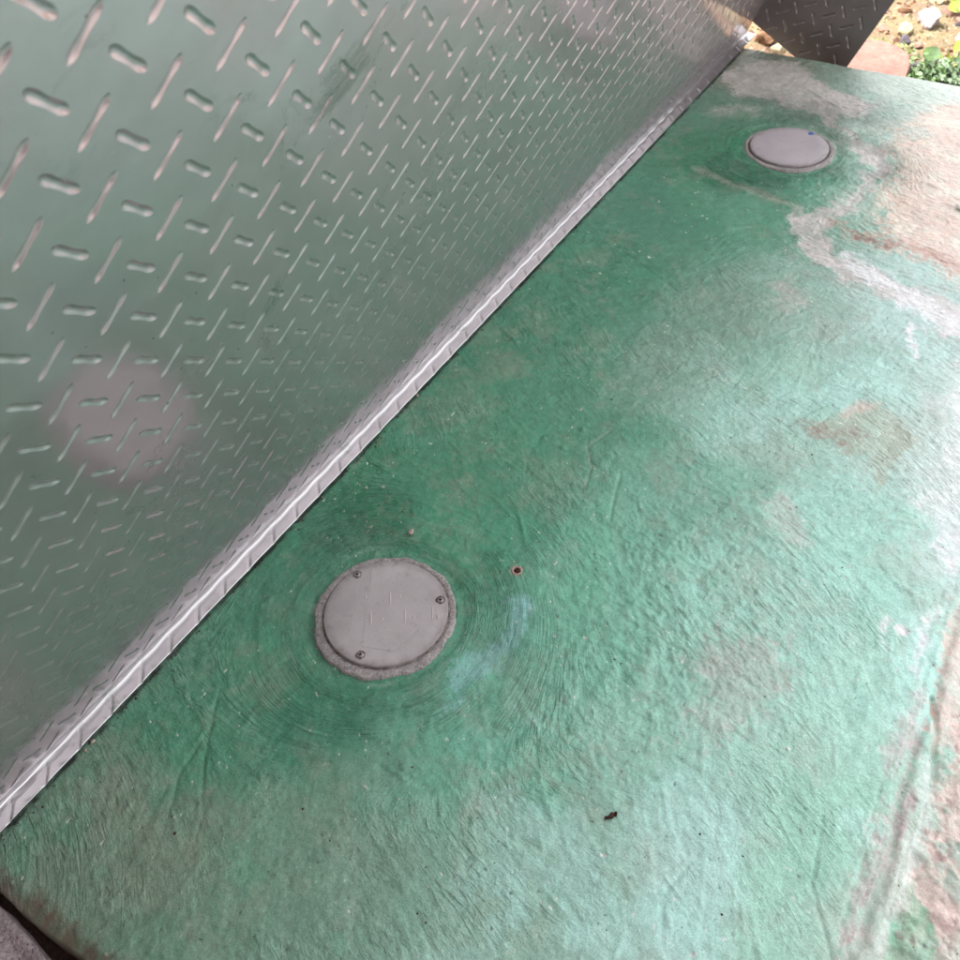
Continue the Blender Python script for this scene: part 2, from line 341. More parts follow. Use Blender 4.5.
# white bloom round the far cover and down to the right
Wp = [(2.266, -.09), (2.294, -.181), (2.203, -.284), (2.165, -.384), (2.092, -.398), (2.087, -.355), (2.019, -.353), (1.976, -.421), (1.977, -.474), (1.902, -.511), (1.808, -.5), (1.758, -.485), (1.696, -.484), (1.666, -.464), (1.59, -.468), (1.554, -.508), (1.541, -.567), (1.51, -.629), (1.481, -.688), (1.498, -.75), (1.40, -.78), (1.41, -.72), (1.443, -.646), (1.466, -.588), (1.503, -.514), (1.519, -.453), (1.598, -.407), (1.636, -.38), (1.696, -.444), (1.772, -.471), (1.86, -.471), (1.925, -.415), (1.999, -.366), (2.05, -.31), (2.092, -.226), (2.068, -.114), (2.173, -.022)]
put(poly(Wp, .05, .10) * .8, (160, 158, 148), .5, .5)
put(poly(Wp, .012, .075), (184, 175, 168), .72, .8); put(poly(Wp, .012, .075, 2) * sst(fb(7, 40), .45, .6), (200, 190, 184), .5, .8)
put(line([(1.66, -.40), (1.71, -.22), (1.72, -.16)], .012, .01, .05), (160, 160, 144), .5, .5)
put(line([(1.98, -.10), (2.0, -.16)], .03, .03, .08), (170, 165, 155), .5, .5)
put(line([(1.40, -.45), (1.36, -.48)], .022, .02, .05), (170, 165, 155), .5, .5)
put(line([(1.55, -.53), (1.51, -.60), (1.475, -.66), (1.445, -.76), (1.44, -.9)], .010, .020, .07), (226, 224, 226), .85, .8, 1.3)
put(line([(1.455, -.66), (1.43, -.72), (1.43, -.85)], .026, .03, .09), (206, 214, 216), .45, .7, 2.0)
put(line([(1.39, -.68), (1.33, -.70)], .006, .008, .05), (226, 235, 238), .7)
# sandy peach dirt at the far right
pe = poly([(2.36, -.60), (2.147, -.49), (1.90, -.52), (1.749, -.54), (1.64, -.56), (1.60, -.62), (1.573, -.717), (1.56, -1.2), (2.36, -1.2)], .05, .16)
put(pe, (208, 174, 154), .75, .9); put(pe * sst(fb(8, 22), .5, .62), (214, 198, 176), .6, .9)
put(line([(1.636, -.483), (1.622, -.53), (1.628, -.579), (1.622, -.636), (1.60, -.715), (1.58, -.9)], .014, .026, .05), (168, 134, 112), .65, .9, 1.8)
put(line([(1.632, -.49), (1.619, -.53), (1.622, -.57)], .008, .014, .05), (124, 88, 70), .7, .9, 1.8)
# right edge
put(line([(1.35, -.80), (1.2, -.82), (1.05, -.83), (.93, -.86)], .03, .02, .09), (206, 210, 206), .45, .8, 2.2)
put(line([(.778, -.829), (.776, -.832)], .007, .003, .02), (238, 240, 246), .95, .8)
put(line([(.84, -.845), (.76, -.86), (.72, -.865), (.66, -.87)], .004, .012, .06), (206, 212, 206), .55, .7, 1.8)
put(line([(.785, -.815), (.74, -.825)], .003, .006, .05), (204, 208, 202), .5, .7, 1.8)
SK = sst(N[5].f(X * 9, Y * 190, 4, .65), .34, .58)
pk = (.25 + .75 * SK) * line([(.70, -.868), (.617, -.872), (.522, -.874), (.43, -.883), (.34, -.89)], .013, .009, .035)
put(pk, (168, 158, 148), .6, .9, 1.6)
put((.3 + .7 * SK[::-1]) * line([(.62, -.905), (.54, -.905), (.40, -.912)], .011, .009, .04), (178, 192, 180), .7, .8)
put(SK[::-1] * line([(.58, -.885), (.45, -.888), (.34, -.892)], .004, .006, .03), (132, 106, 98), .5, .9, 1.6)
out = sst(-Y, .905, .93) * (1 - sst(X, .95, 1.3))
put(out * sst(fb(9, 24), .30, .46), (196, 170, 154), .75, 1., 1.6)
put(out * sst(fb(10, 18), .5, .6), (156, 170, 148), .6, .9, 1.6)
put(poly([(.80, -.875), (.86, -.86), (.86, -1.1), (.64, -1.1), (.645, -.895)], .01, .05), (196, 162, 146), .6, 1., 1.8)
put(poly([(.48, -.925), (.44, -.955), (.36, -.965), (.33, -.93), (.43, -.918)], .006, .03), (60, 158, 114), .6, .3, 1.8)
put(out * sst(fb(11, 90, 3), .60, .68), (120, 96, 80), .5, 1., 2.)
put(1 - sst(X, nb + .0, nb + .03 + .03 * (fb(8, 12) - .3)), (96, 74, 62), .8, 1.)
put(sst(X, fe - .03, fe), (150, 140, 128), .5, 1.)
put(sst(Y, -.9, -.9) * np.exp(-((Y + .0275) / .004) ** 2) * sst(fb(6, 30), .25, .5), (26, 34, 26), .95, .6)  # contact shadow of the lid foot, painted as a dark line
put(1 - sst(hole, .006, .012), (170, 150, 132), .7, .8)
# fine pits and chips
put(sst(fb(7, 210, 2), .86, .92), (44, 58, 48), .7, .8)
put(sst(fb(1, 170, 2), .85, .90) * sst(fb(2, 12), .4, .6), (215, 214, 205), .8, .8)
put(line([(.80, -.365), (.845, -.352), (.875, -.330), (.925, -.345)], .003, .003, .01), (110, 136, 112), .5, .4, 2.)
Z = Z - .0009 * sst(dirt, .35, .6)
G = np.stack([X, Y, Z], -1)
me = grid_mesh('concrete_slab', G); _y = -Y.reshape(-1, 1); _g = sst(_y, .22, .80); vcol(me, 'paint', np.clip((P.reshape(-1, 3) * (1 - .13 * _g) + P.reshape(-1, 3).mean(1, keepdims=True) * .13 * _g) * (1.25 + .24 * _g) * np.array([[.97, 1.0, 1.01]]) + .006 + np.array([[.030, .014, .030]]) * _g + _g * np.array([[.055, .035, .055]]), 0, .85)); vcol(me, 'dirt', np.repeat(dirt.reshape(-1, 1), 3, 1))  # paler to the right: faded paint plus sky sheen put into the colour
wf_ = [np.exp(-(np.maximum(d - .10, 0) / .085) ** 2) for d in (d1, d2)]; wl = np.clip(1 - wf_[0] - wf_[1], 0, 1)
wvx = (N[8].f(X * 2.2, Y * 2.2, 2) - .5) * .22; wvy = (N[9].f(X * 2.2, Y * 2.2, 2) - .5) * .22
FU = wl * (X * math.cos(1.15) + Y * math.sin(1.15) + wvx); FV = wl * (-X * math.sin(1.15) + Y * math.cos(1.15) + wvy)
for w_, d, (qx, qy) in zip(wf_, (d1, d2), CV): FU = FU + w_ * (np.arctan2(np.abs(Y - qy), X - qx) * (d + .08)); FV = FV + w_ * (d * .6 + wvx * .30 + .03 * (N[3].f(X * 14, Y * 14, 3) - .5))
a_ = me.attributes.new('flow', 'FLOAT_VECTOR', 'POINT'); a_.data.foreach_set('vector', np.stack([FU, FV, X * 0], -1).reshape(-1).astype(np.float32))
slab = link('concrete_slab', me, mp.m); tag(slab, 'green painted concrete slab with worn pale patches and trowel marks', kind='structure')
def slab_z(x, y):
    i = int(round((x - SX0) / st)); j = int(round((y - SY0) / st)); return float(Z[i, j])

# ------------------------------------------------------------ open lid of tread plate
TAU = .3997; U = np.array([0, -math.sin(TAU), math.cos(TAU)]); Nn = np.array([0, -math.cos(TAU), -math.sin(TAU)])  # up the sheet, out of its face
LX0, LX1, LH = -.95, 2.408, 1.58
SP = .0518; OX = .2386; OZ = .7318; SPV = SP * .9976
lid = empty('tread_plate_lid', (LX0, 0, 0)); inv = Matrix.Translation((-LX0, 0, 0))
tag(lid, 'large leaning stainless tread plate lid whose folded foot rests on the green slab', 'metal lid')
def lidpt(x, h, o=0.): return np.array([x - LX0, 0, 0]) + U * h + Nn * o
# front profile: flange lip, flange, fold, face
T = .003
prof = [(-.0268, 0.0), (-.0262, .0009), (-.020, .0010), (-.0135, .0010)]
_r = .0060; _a1 = math.pi / 2 + 0.0; _cz = .0010 + _r; _cy = -_r * (1 + math.sin(TAU)) / math.cos(TAU) - .0010 * math.tan(TAU)   # centre of the fold's radius
prof += [(_cy - _r * math.sin(q), _cz - _r * math.cos(q)) for q in ()]
_cy = -(.0005 + _r + _cz * math.sin(TAU)) / math.cos(TAU)
prof += [(_cy + _r * math.sin(q), _cz - _r * math.cos(q)) for q in np.linspace(0, math.pi / 2 + TAU, 9)]
front = [np.array([0, y, z]) for y, z in prof]
lip = [np.array([0, y, .0010]) for y in np.linspace(-.0258, -.0128, 14)]
front = [front[0], front[1]] + lip + front[4:]
nfr = len(front)
back = [np.array([0, .003, .001]), np.array([0, .0, -.0022]), np.array([0, -.0262, -.0022])]
HB = .0125                      # the flat face starts here, above the fold
front += [U * HB + Nn * .0005]
top_b = [U * HB + Nn * -.0025]
ring = np.array(front + top_b + back + [front[0]])
nx = 1700; xx = np.linspace(LX0, LX1, nx)
PG = np.repeat(ring[None], nx, 0); PG[:, :, 0] = (xx - LX0)[:, None]
ph = (xx - .0305) / SP * 2 * math.pi
for k in range(0, nfr):         # the fold is a little wavy where the pressed marks run over it
    q_ = 1 if k > 15 else .5
    PG[:, k, 1] += (.0005 * np.sin(ph + .6) + .0008 * (N[0].n(xx * 9, xx * 0) - .5)) * q_
    if k > 15: PG[:, k, 2] += .0004 * np.sin(ph + 1.5)
# marks pressed across the lip, slanting at 45 degrees
yy_ = PG[:, :nfr, 1]; u_ = (xx[:, None] - .0305 - (yy_ + .0155))
d_ = np.abs((u_ + SP / 2) % SP - SP / 2) / math.sqrt(2); m_ = np.clip(1 - d_ / .0034, 0, 1)
PG[:, :nfr, 2] -= (m_ * m_ * (3 - 2 * m_)) * .0011 * (yy_ < -.009)
me = grid_mesh('sheet', PG)
link('folded_foot', me, m_foot, lid)
# outline and hollow of one pressed mark
ML, MW, MD = .0355, .0082, .0014
def mark_w(u): return MW * .5 * ((1 - abs(u) ** 4.5) ** .55) * (.80 + .20 * min(1, (abs(u) / .55) ** 2)) + 2e-5
def mark_data(nl=14, nw=8, D=MD, L=ML):
    v = []; f = []
    for i in range(nl + 1):
        u = -math.cos(math.pi * i / nl); wv = mark_w(u)
        for j in range(nw + 1):
            t = -1 + 2 * j / nw; q = min(1, (1 - abs(t)) / .8); q = q * q * (3 - 2 * q)
            e = min(1, (1 - abs(u)) / .30); e = e * e * (3 - 2 * e)
            v.append((u * L * .5, t * wv, -D * q * e * (.62 + .38 * min(1, (abs(u) / .5) ** 2))))
    for i in range(nl):
        for j in range(nw):
            a = i * (nw + 1) + j; f.append((a, a + nw + 1, a + nw + 2, a + 1))
    return v, f
def bar_data(L=.0365, W=.0080, Hh=.0019, nl=12, nw=8):       # a low raised ridge
    v = []; f = []
    for i in range(nl + 1):
        u = -1 + 2 * i / nl; wv = W * .5 * (1 - abs(u) ** 4.0) ** .6 * (1 - .18 * abs(u)) + 1e-5
        hh = Hh * (1 - abs(u) ** 6)
        for j in range(nw + 1):
            t = -1 + 2 * j / nw; v.append((u * L * .5, t * wv, hh * (lambda q: q * q * (3 - 2 * q))(min(1, (1 - abs(t)) / .62)) - .00012))
    for i in range(nl):
        for j in range(nw):
            a = i * (nw + 1) + j; f.append((a, a + nw + 1, a + nw + 2, a + 1))
    return v, f
bv, bf = mark_data(); bar_me = mesh('pressed_mark', bv, bf); bar_me.materials.append(m_steel); bar_me.polygons.foreach_set('use_smooth', [True] * len(bf))
# flat face between the marks: one diamond cell round every mark
NL = 14
us = [-math.cos(math.pi * i / NL) for i in range(NL + 1)]
inner = [(u * ML / 2, mark_w(u)) for u in us] + [(u * ML / 2, -mark_w(u)) for u in us[::-1]]
hs_ = SP / math.sqrt(2) / 2
outer = []
for (x, y) in inner:
    sg = 1 if (x, y) in inner[:NL + 1] else -1
    outer.append((x / (ML / 2) * hs_, sg * hs_))
nI = len(inner)
cellv = [(x, y, 0) for x, y in inner] + [(x, y, 0) for x, y in outer]
cellf = [(i, (i + 1) % nI, nI + (i + 1) % nI, nI + i) for i in range(nI)]
Mi = cam.matrix_world.inverted()
def view_size(p):
    q = Mi @ Vector(p)
    if q.z > -.05: return 0, 0, 0
    return 480 + 896.7 * q.x / -q.z, 480 - 896.7 * q.y / -q.z, 1 / -q.z
frames = []; plain = []
for i in range(-24, 50):
    for j in range(-20, 18):
        for half in (0, 1):
            x = OX + SP * (i + .5 * half); h = OZ - SPV * (j + .5 * half)
            if x < LX0 - SP or x > LX1 + SP or h > LH + SP or h < -SP: continue
            ok_ = LX0 + .02 < x < LX1 - .016 and HB + .0135 < h < LH - .02
            dn = (1, 1) if half else (1, -1)
            ax = (np.array([1, 0, 0]) * dn[0] + U * dn[1]) / math.sqrt(2); ay = np.cross(Nn, ax)
            pos = np.array([x - LX0, 0, 0]) + U * h + Nn * .0005
            mt = Matrix(((ax[0], ay[0], Nn[0], pos[0]), (ax[1], ay[1], Nn[1], pos[1]), (ax[2], ay[2], Nn[2], pos[2]), (0, 0, 0, 1)))
            u_, v_, s_ = view_size(pos + np.array([LX0, 0, 0]))
            vis = s_ if (-20 < u_ < 980 and -20 < v_ < 980) else 0
            (frames.append((vis, mt)) if ok_ else plain.append(mt))
frames.sort(key=lambda t: -t[0])
for vis, mt in frames[:300]:
    o = bpy.data.objects.new('pressed_mark', bar_me); C.objects.link(o); o.parent = lid; o.matrix_local = mt
def joined(name, mats, bv_, bf_, mat, parent):
    vs = []; fs = []
    for k, mt in enumerate(mats):
        A = np.array(mt); vs.append(bv_ @ A[:3, :3].T + A[:3, 3]); fs.append(bf_ + k * len(bv_))
    me = bpy.data.meshes.new(name); me.from_pydata(np.concatenate(vs).tolist(), [], np.concatenate(fs).tolist())
    return link(name, me, mat, parent)
bar_s_v, bar_s_f = mark_data()
o = joined('pressed_mark', [m_ for _, m_ in frames[300:]], np.array(bar_s_v), np.array(bar_s_f), m_steel, lid); tag(o, kind='stuff')
# face sheet: the cells, plus half-cell triangles and strips that close its borders, plus its back
def joined_mesh(mats, V_, F_):
    vs = []; fs = []
    for k, mt in enumerate(mats):
        A = np.array(mt); vs.append(V_ @ A[:3, :3].T + A[:3, 3]); fs += [tuple(q + k * len(V_) for q in f_) for f_ in F_]
    return np.concatenate(vs).tolist(), fs
fv, ff = joined_mesh([m_ for _, m_ in frames], np.array(cellv, float), cellf)
sqv = np.array([(-hs_, -hs_, 0), (hs_, -hs_, 0), (hs_, hs_, 0), (-hs_, hs_, 0)]); pv, pf = joined_mesh(plain, sqv, [(0, 1, 2, 3)])
pf = [tuple(q + len(fv) for q in f_) for f_ in pf]
me = bpy.data.meshes.new('face_sheet'); me.from_pydata(fv + pv, [], ff + pf)
bm = bmesh.new(); bm.from_mesh(me)
for co, no in (((0, 0, 0), (-1, 0, 0)), ((LX1 - LX0, 0, 0), (1, 0, 0)), (tuple(U * HB + Nn * .0005), tuple(-U)), (tuple(U * LH + Nn * .0005), tuple(U))):
    bmesh.ops.bisect_plane(bm, geom=bm.verts[:] + bm.edges[:] + bm.faces[:], dist=1e-6, plane_co=co, plane_no=no, clear_outer=True)
# back and rims of the sheet
def q4(*p_): bm.faces.new([bm.verts.new(tuple(a)) for a in p_])
LW = LX1 - LX0; Bk = lambda x, h: np.array([x, 0, 0]) + U * h + Nn * -.0025; Fr = lambda x, h: np.array([x, 0, 0]) + U * h + Nn * .0005
q4(Bk(0, HB), Bk(0, LH), Bk(LW, LH), Bk(LW, HB)); q4(Bk(0, LH), Fr(0, LH), Fr(LW, LH), Bk(LW, LH))
q4(Bk(0, HB), Fr(0, HB), Fr(0, LH), Bk(0, LH)); q4(Bk(LW, HB), Bk(LW, LH), Fr(LW, LH), Fr(LW, HB))
bm.to_mesh(me); bm.free()
link('face_sheet', me, m_steel, lid, smooth=False)
# end wing: same plate folded square to the face at the far end
def wing_pt(a, b, t=0.): # a away from face, b up along the sheet
    return np.array([LX1 - LX0 + t, 0, 0]) + Nn * a + U * b
A_, B0 = .2665, .005
def wedge(a): return np.interp(a, [0, .004, .26, A_], [.0325, .0305, B0 + .0005, B0 + .006])
wa = np.linspace(.0005, A_, 168); wt = np.concatenate([np.linspace(0, .33, 200), np.linspace(.36, 1.5, 12)])
WA, WT = np.meshgrid(wa, wt, indexing='ij'); WB = wedge(WA) + WT * (LH - wedge(WA)) / 1.5
WD = np.zeros_like(WA); WI = np.full(WA.shape, -1); nwm = 0
for i in range(-4, 8):
    for j in range(-3, 8):
        for half in (0, 1):
            a = .0265 + SP * (i + .5 * half); b = .118 + SP * (j + .5 * half)
            if a < .014 or a > A_ - .010 or b > .36 or b < wedge(a) + .013: continue
            sg = 1 if half else -1
            u_ = ((WA - a) + sg * (WB - b)) / math.sqrt(2) / (ML / 2); v_ = (-(WA - a) * sg + (WB - b)) / math.sqrt(2)
            uu = np.clip(np.abs(u_), 0, 1); wv = MW * .5 * ((1 - uu ** 4.5) ** .55) * (.80 + .20 * np.minimum(1, (uu / .55) ** 2)) + 1e-5
            t_ = np.abs(v_) / wv; q = np.clip((1 - t_) / .8, 0, 1); q = q * q * (3 - 2 * q); e = np.clip((1 - uu) / .3, 0, 1); e = e * e * (3 - 2 * e)
            d_ = 1.7 * MD * q * e * (.62 + .38 * np.minimum(1, (uu / .5) ** 2)); WD = np.maximum(WD, d_ * (np.abs(u_) < 1)); WI[(np.abs(u_) < 1) & (t_ < 1.25)] = nwm; nwm += 1
WP = np.zeros(WA.shape + (3,)); WP[..., 0] = LX1 - LX0 + WD; WP += Nn * WA[..., None] + U * WB[..., None]
idx = np.arange(WA.size).reshape(WA.shape); quads = np.stack([idx[:-1, :-1], idx[:-1, 1:], idx[1:, 1:], idx[1:, :-1]], -1).reshape(-1, 4)
qi = WI.reshape(-1)[quads]; own = np.where((qi == qi[:, :1]).all(1), qi[:, 0], -1)
VV = WP.reshape(-1, 3)
def sub(name, F_):
    uq, inv_ = np.unique(F_, return_inverse=True); return mesh(name, VV[uq], [tuple(int(c_) for c_ in q) for q in inv_.reshape(-1, 4)])
wing = link('end_wing', sub('end_wing', quads[own < 0]), m_dark, lid)
for k in range(nwm):
    F_ = quads[own == k]
    if len(F_): link('pressed_mark', sub('wing_mark', F_), m_dark, lid)
bk = [Nn * a + U * b + np.array([LX1 - LX0 + o_, 0, 0]) for o_ in (.0, .0035) for a, b in ((.0005, .0325), (A_, B0 + .006), (A_, LH), (.0005, LH))]
link('wing_back', mesh('wing_back', bk, [(4, 7, 6, 5), (0, 4, 5, 1), (1, 5, 6, 2), (2, 6, 7, 3)]), m_dark, lid, smooth=False)

# ------------------------------------------------------------ unseen upright and overhang added behind the camera to block part of the sky
m_blocker = rough_mat('blocker_grey', L4(112, 108, 104), L4(134, 128, 122), 40, .9, .5, .003)
def boxm(name, x0, x1, y0, y1, z0, z1):
    v = [(x, y, z) for z in (z0, z1) for y in (y0, y1) for x in (x0, x1)]
    return mesh(name, v, [(0, 2, 3, 1), (4, 5, 7, 6), (0, 1, 5, 4), (1, 3, 7, 5), (3, 2, 6, 7), (2, 0, 4, 6)])
blk_e = empty('sky_blocker', (-1.45, 0, -.12)); tag(blk_e, 'unseen upright and overhang added behind the camera to block sky light', 'sky_blocker')
o = link('blocker_wall', boxm('blocker_wall', -.2, 0, -5, 3.5, 0, 3.1), m_blocker, blk_e, smooth=False)
o = link('blocker_overhang', boxm('blocker_overhang', -.3, 1.75, -5.2, 3.6, 3.103, 3.2), m_blocker, blk_e, smooth=False)

# ------------------------------------------------------------ round covers
def disc(r, z0, z1, n=96, bev=.0012, jit=0., seed=0, cx=0, cy=0):
    R_ = random.Random(seed); rr = [r + R_.uniform(-jit, jit) for _ in range(n)]
    v = []; f = []
    for (dr, z) in ((0, z0), (0, z1 - bev), (-bev * .4, z1 - bev * .3), (-bev * 1.2, z1), (-r * .3, z1 + .0002)):
        for k in range(n): a = 2 * math.pi * k / n; v.append((cx + (rr[k] + dr) * math.cos(a), cy + (rr[k] + dr) * math.sin(a), z))
    for s in range(4):
        for k in range(n): f.append((s * n + k, s * n + (k + 1) % n, (s + 1) * n + (k + 1) % n, (s + 1) * n + k))
    v.append((cx, cy, z1 + .0002)); c_ = len(v) - 1
    for k in range(n): f.append((4 * n + k, 4 * n + (k + 1) % n, c_))
    return v, f
def ringm(ri, ro, zi, zt, zo, jit, seed, off=(0, 0), n=180):
    nz = V2(seed); v = []; f = []
    prof_ = ((0, 0), (.06, .8), (.3, 1), (.75, .95), (.93, .7), (1., 0))
    for s, (t, hh) in enumerate(prof_):
        for k in range(n):
            a = 2 * math.pi * k / n
            q = float(nz.f(np.array(6 + 3.2 * math.cos(a)), np.array(6 + 3.2 * math.sin(a)), 4, .6)) - .5; q2 = float(nz.n(np.array(50 + 15 * math.cos(a)), np.array(50 + 15 * math.sin(a)))) - .5
            r0 = ri + .3 * jit * q2; r1 = ro + 2.8 * jit * q + .25 * jit * q2
            cxx, cyy = off[0] * t, off[1] * t
            rr = r0 + (r1 - r0) * t
            z = (zi if t < .5 else zo) + (zt - (zi if t < .5 else zo)) * hh + .0012 * q2 * (0 < hh)
            v.append((cxx + rr * math.cos(a), cyy + rr * math.sin(a), z))
    m_ = len(prof_)
    for s in range(m_ - 1):
        for k in range(n): f.append((s * n + k, s * n + (k + 1) % n, (s + 1) * n + (k + 1) % n, (s + 1) * n + k))
    return v, f
def make_screw(parent, x, y, z):
    v, f = disc(.0046, z - .001, z + .0012, 20, .0008, cx=x, cy=y); o = link('screw', mesh('screw', v, f), m_screw, parent)
    for a in (0, math.pi / 2):
        c_, s_ = math.cos(a + .4), math.sin(a + .4); q = []
        for (u, w_) in ((-.0026, -.0007), (.0026, -.0007), (.0026, .0007), (-.0026, .0007)): q.append((x + u * c_ - w_ * s_, y + u * s_ + w_ * c_))
        zt = z + .00165; vv = [(a_, b_, zt - .0004) for a_, b_ in q] + [(a_, b_, zt + (.0001 if a else 0)) for a_, b_ in q]
        link('slot', mesh('slot', vv, [(4, 5, 6, 7), (0, 1, 5, 4), (1, 2, 6, 5), (2, 3, 7, 6), (3, 0, 4, 7)]), m_screwd, o, smooth=False)
    v, f = ringm(.0046, .0068, z - .0002, z + .0004, z, .0004, 3, n=24); v = [(a + x, b + y, c_) for a, b, c_ in v]
    link('washer_rim', mesh('washer_rim', v, f), m_crack, o)
cA = empty('round_cover', (CV[0][0], CV[0][1], 0)); tag(cA, 'near round grey access cover with three screws set in a mortar collar', 'access cover', 'round covers set in the slab')
v, f = disc(.0835, -.012, .0022); link('cover_plate', mesh('cover_plate', v, f), m_cov, cA)
v, f = ringm(.0845, .0968, -.006, -.0016, -.0075, .0036, 21, (-.0028, .0005)); link('mortar_collar', mesh('collar', v, f), m_mortar, cA)
v, f = ringm(.0800, .0865, -.0055, -.0012, -.006, .0005, 5); link('joint', mesh('joint', v, f), m_crack, cA)
for dx, dy in ((.029, .070), (.051, -.054), (-.071, -.011)): make_screw(cA, dx, dy, .0022)
# dulled tape patch
q = [(.048, .058), (.062, -.02), (.03, -.062), (-.045, -.045), (-.06, -.005), (.0, .03)]
mv = [(a, b, .00245) for a, b in q] + [(a, b, .0027) for a, b in q]; n = len(q)
link('worn_patch', mesh('worn_patch', mv, [tuple(range(n, 2 * n))] + [(i, (i + 1) % n, (i + 1) % n + n, i + n) for i in range(n)]), m_patch, cA, smooth=False)
for (x0, y0, x1, y1) in [(0.028, 0.0132, 0.0111, 0.0003), (-0.0085, 0.0184, -0.0287, 0.0034), (0.0156, -0.0205, -0.0037, -0.0341), (0.0379, -0.0499, 0.0195, -0.0622), (0.0064, 0.0379, 0.0024, 0.035), (0.0307, -0.0015, 0.0267, -0.0043), (-0.011, -0.0025, -0.0148, -0.0053), (0.0125, -0.0373, 0.0086, -0.04), (0.0284, -0.0651, 0.0245, -0.0677), (0.0421, 0.0286, 0.0455, 0.0225)]:
    L_ = math.hypot(x1 - x0, y1 - y0); a = math.atan2(y1 - y0, x1 - x0)
    v, f = bar_data(L_ + .002, .0028, .0005, 8, 4); c_, s_ = math.cos(a), math.sin(a)
    v = [((x0 + x1) / 2 + px * c_ - py * s_, (y0 + y1) / 2 + px * s_ + py * c_, pz + .00275) for px, py, pz in v]
    link('worn_ridge', mesh('worn_ridge', v, f), m_mark, cA)
cB = empty('round_cover', (CV[1][0], CV[1][1], 0)); tag(cB, 'far round grey cover ringed by pale bloom, with a blue paint fleck on its rim', 'access cover', 'round covers set in the slab')
v, f = disc(.0825, -.012, .0028); link('cover_plate', mesh('cover_plate', v, f), m_cov2, cB)
v, f = ringm(.0850, .0955, -.006, -.0008, -.007, .0028, 9, (-.002, -.003)); link('mortar_collar', mesh('collar', v, f), m_mortar, cB)
v, f = ringm(.080, .0875, -.0055, -.0026, -.006, .0014, 15); link('joint', mesh('joint', v, f), m_darkgap, cB)
v, f = disc(.007, .0024, .0034, 14, .0004, .0015, 4, .072, -.024); link('paint_fleck', mesh('paint_fleck', v, f), m_blue, cB)

# ------------------------------------------------------------ small things lying on the slab
def rock_mesh(name, rx, ry, rz, seed, sub=3, facet=.5, rough=.12):
    bm = bmesh.new(); bmesh.ops.create_icosphere(bm, subdivisions=sub, radius=1.0)
    R_ = random.Random(seed); pl = []
    for _ in range(11):
        d = Vector((R_.gauss(0, 1), R_.gauss(0, 1), R_.gauss(0, 1))).normalized(); pl.append((d, R_.uniform(.42, .8)))
    for v in bm.verts:
        for d, k in pl:
            e = v.co.dot(d)
            if e > k: v.co -= d * (e - k) * .92
        v.co *= 1 + R_.uniform(-rough, rough) * .5
        v.co.x *= rx; v.co.y *= ry; v.co.z *= rz
    me = bpy.data.meshes.new(name); bm.to_mesh(me); bm.free(); return me
def rock(name, x, y, z, rx, ry, rz, rot, mat, label, cat, seed, sub=3, group=None, smooth=False):
    o = link(name, rock_mesh(name, rx, ry, rz, seed, sub), mat, smooth=smooth); o.location = (x, y, z); o.rotation_euler = (0, 0, rot)
    tag(o, label, cat, group); return o
m_pale = rough_mat('pale_stone', L4(168, 150, 142), L4(200, 184, 176), 600)
m_brown = rough_mat('brown_husk', L4(48, 30, 24), L4(86, 60, 48), 700)
m_white = Mat('white_chip').set(Base_Color=L4(215, 212, 205), Roughness=.7).m
rock('pebble', .6017, -.1873, -.001, .006, .0055, .0045, .3, m_pale, 'pinkish crumb of mortar just above the near round cover', 'pebble', 3)
fx, fy = .3773, -.6165
t = empty('soil_crumb', (fx, fy, slab_z(fx, fy))); tag(t, 'dark brown soil crumb lying alone on the pale green paint low in the photo', 'crumb')
for k, (dx, dy, s_) in enumerate(((0, 0, .0058), (.0055, -.0035, .0038), (-.004, .004, .0032))):
    o = link('lump', rock_mesh('lump', s_, s_ * .75, s_ * .7, 8 + k, 2), (m_brown, m_rust, m_brown)[k], t, smooth=False); o.location = (dx, dy, s_ * .45)
t = empty('rusty_bolt', (.6186, -.3539, -.0055)); tag(t, 'rusted bolt stub in a pale worn pit right of the near round cover', 'bolt')
v, f = disc(.0045, -.003, .0022, 14, .001, .0006, 2); link('stub', mesh('stub', v, f), m_rust, t)
v, f = ringm(.0045, .0085, -.002, .0028, -.002, .0014, 8, n=28); link('pit_rim', mesh('pit_rim', v, f), m_pinkring, t)
# pale dry leaf at the right edge
v, f = bar_data(.03, .012, .003, 10, 6); o = link('dry_leaf', mesh('dry_leaf', v, f), m_white); o.location = (1.80, -.668, slab_z(1.80, -.668) + .003); o.rotation_euler = (.2, 0, .7)
tag(o, 'pale curled dry leaf on the sandy far right of the slab', 'leaf')
for k, (x, y, s, lab) in enumerate(((.139, -.0315, .0036, 'grey mortar crumb wedged against the plate foot, larger of two low left'), (.127, -.0325, .0026, 'tiny grey mortar crumb just left of the larger one at the plate foot'), (.845, -.030, .004, 'pale crumb on the green paint beside the plate foot mid length'))):
    rock('crumb', x, y, slab_z(x, y) + s * .4, s, s * .8, s * .7, k, m_pale, lab, 'crumb', 30 + k, 2)
o = rock('white_chip', .553, -.757, slab_z(.553, -.757) + .0008, .003, .0024, .0016, .4, m_white, 'tiny white paint chip on the pale aqua area low at right', 'chip', 40, 2)
o = rock('white_chip', .907, -.640, slab_z(.907, -.640) + .0008, .004, .0022, .0016, .9, m_white, 'white chip on the grey scuff in the right middle of the slab', 'chip', 41, 2)
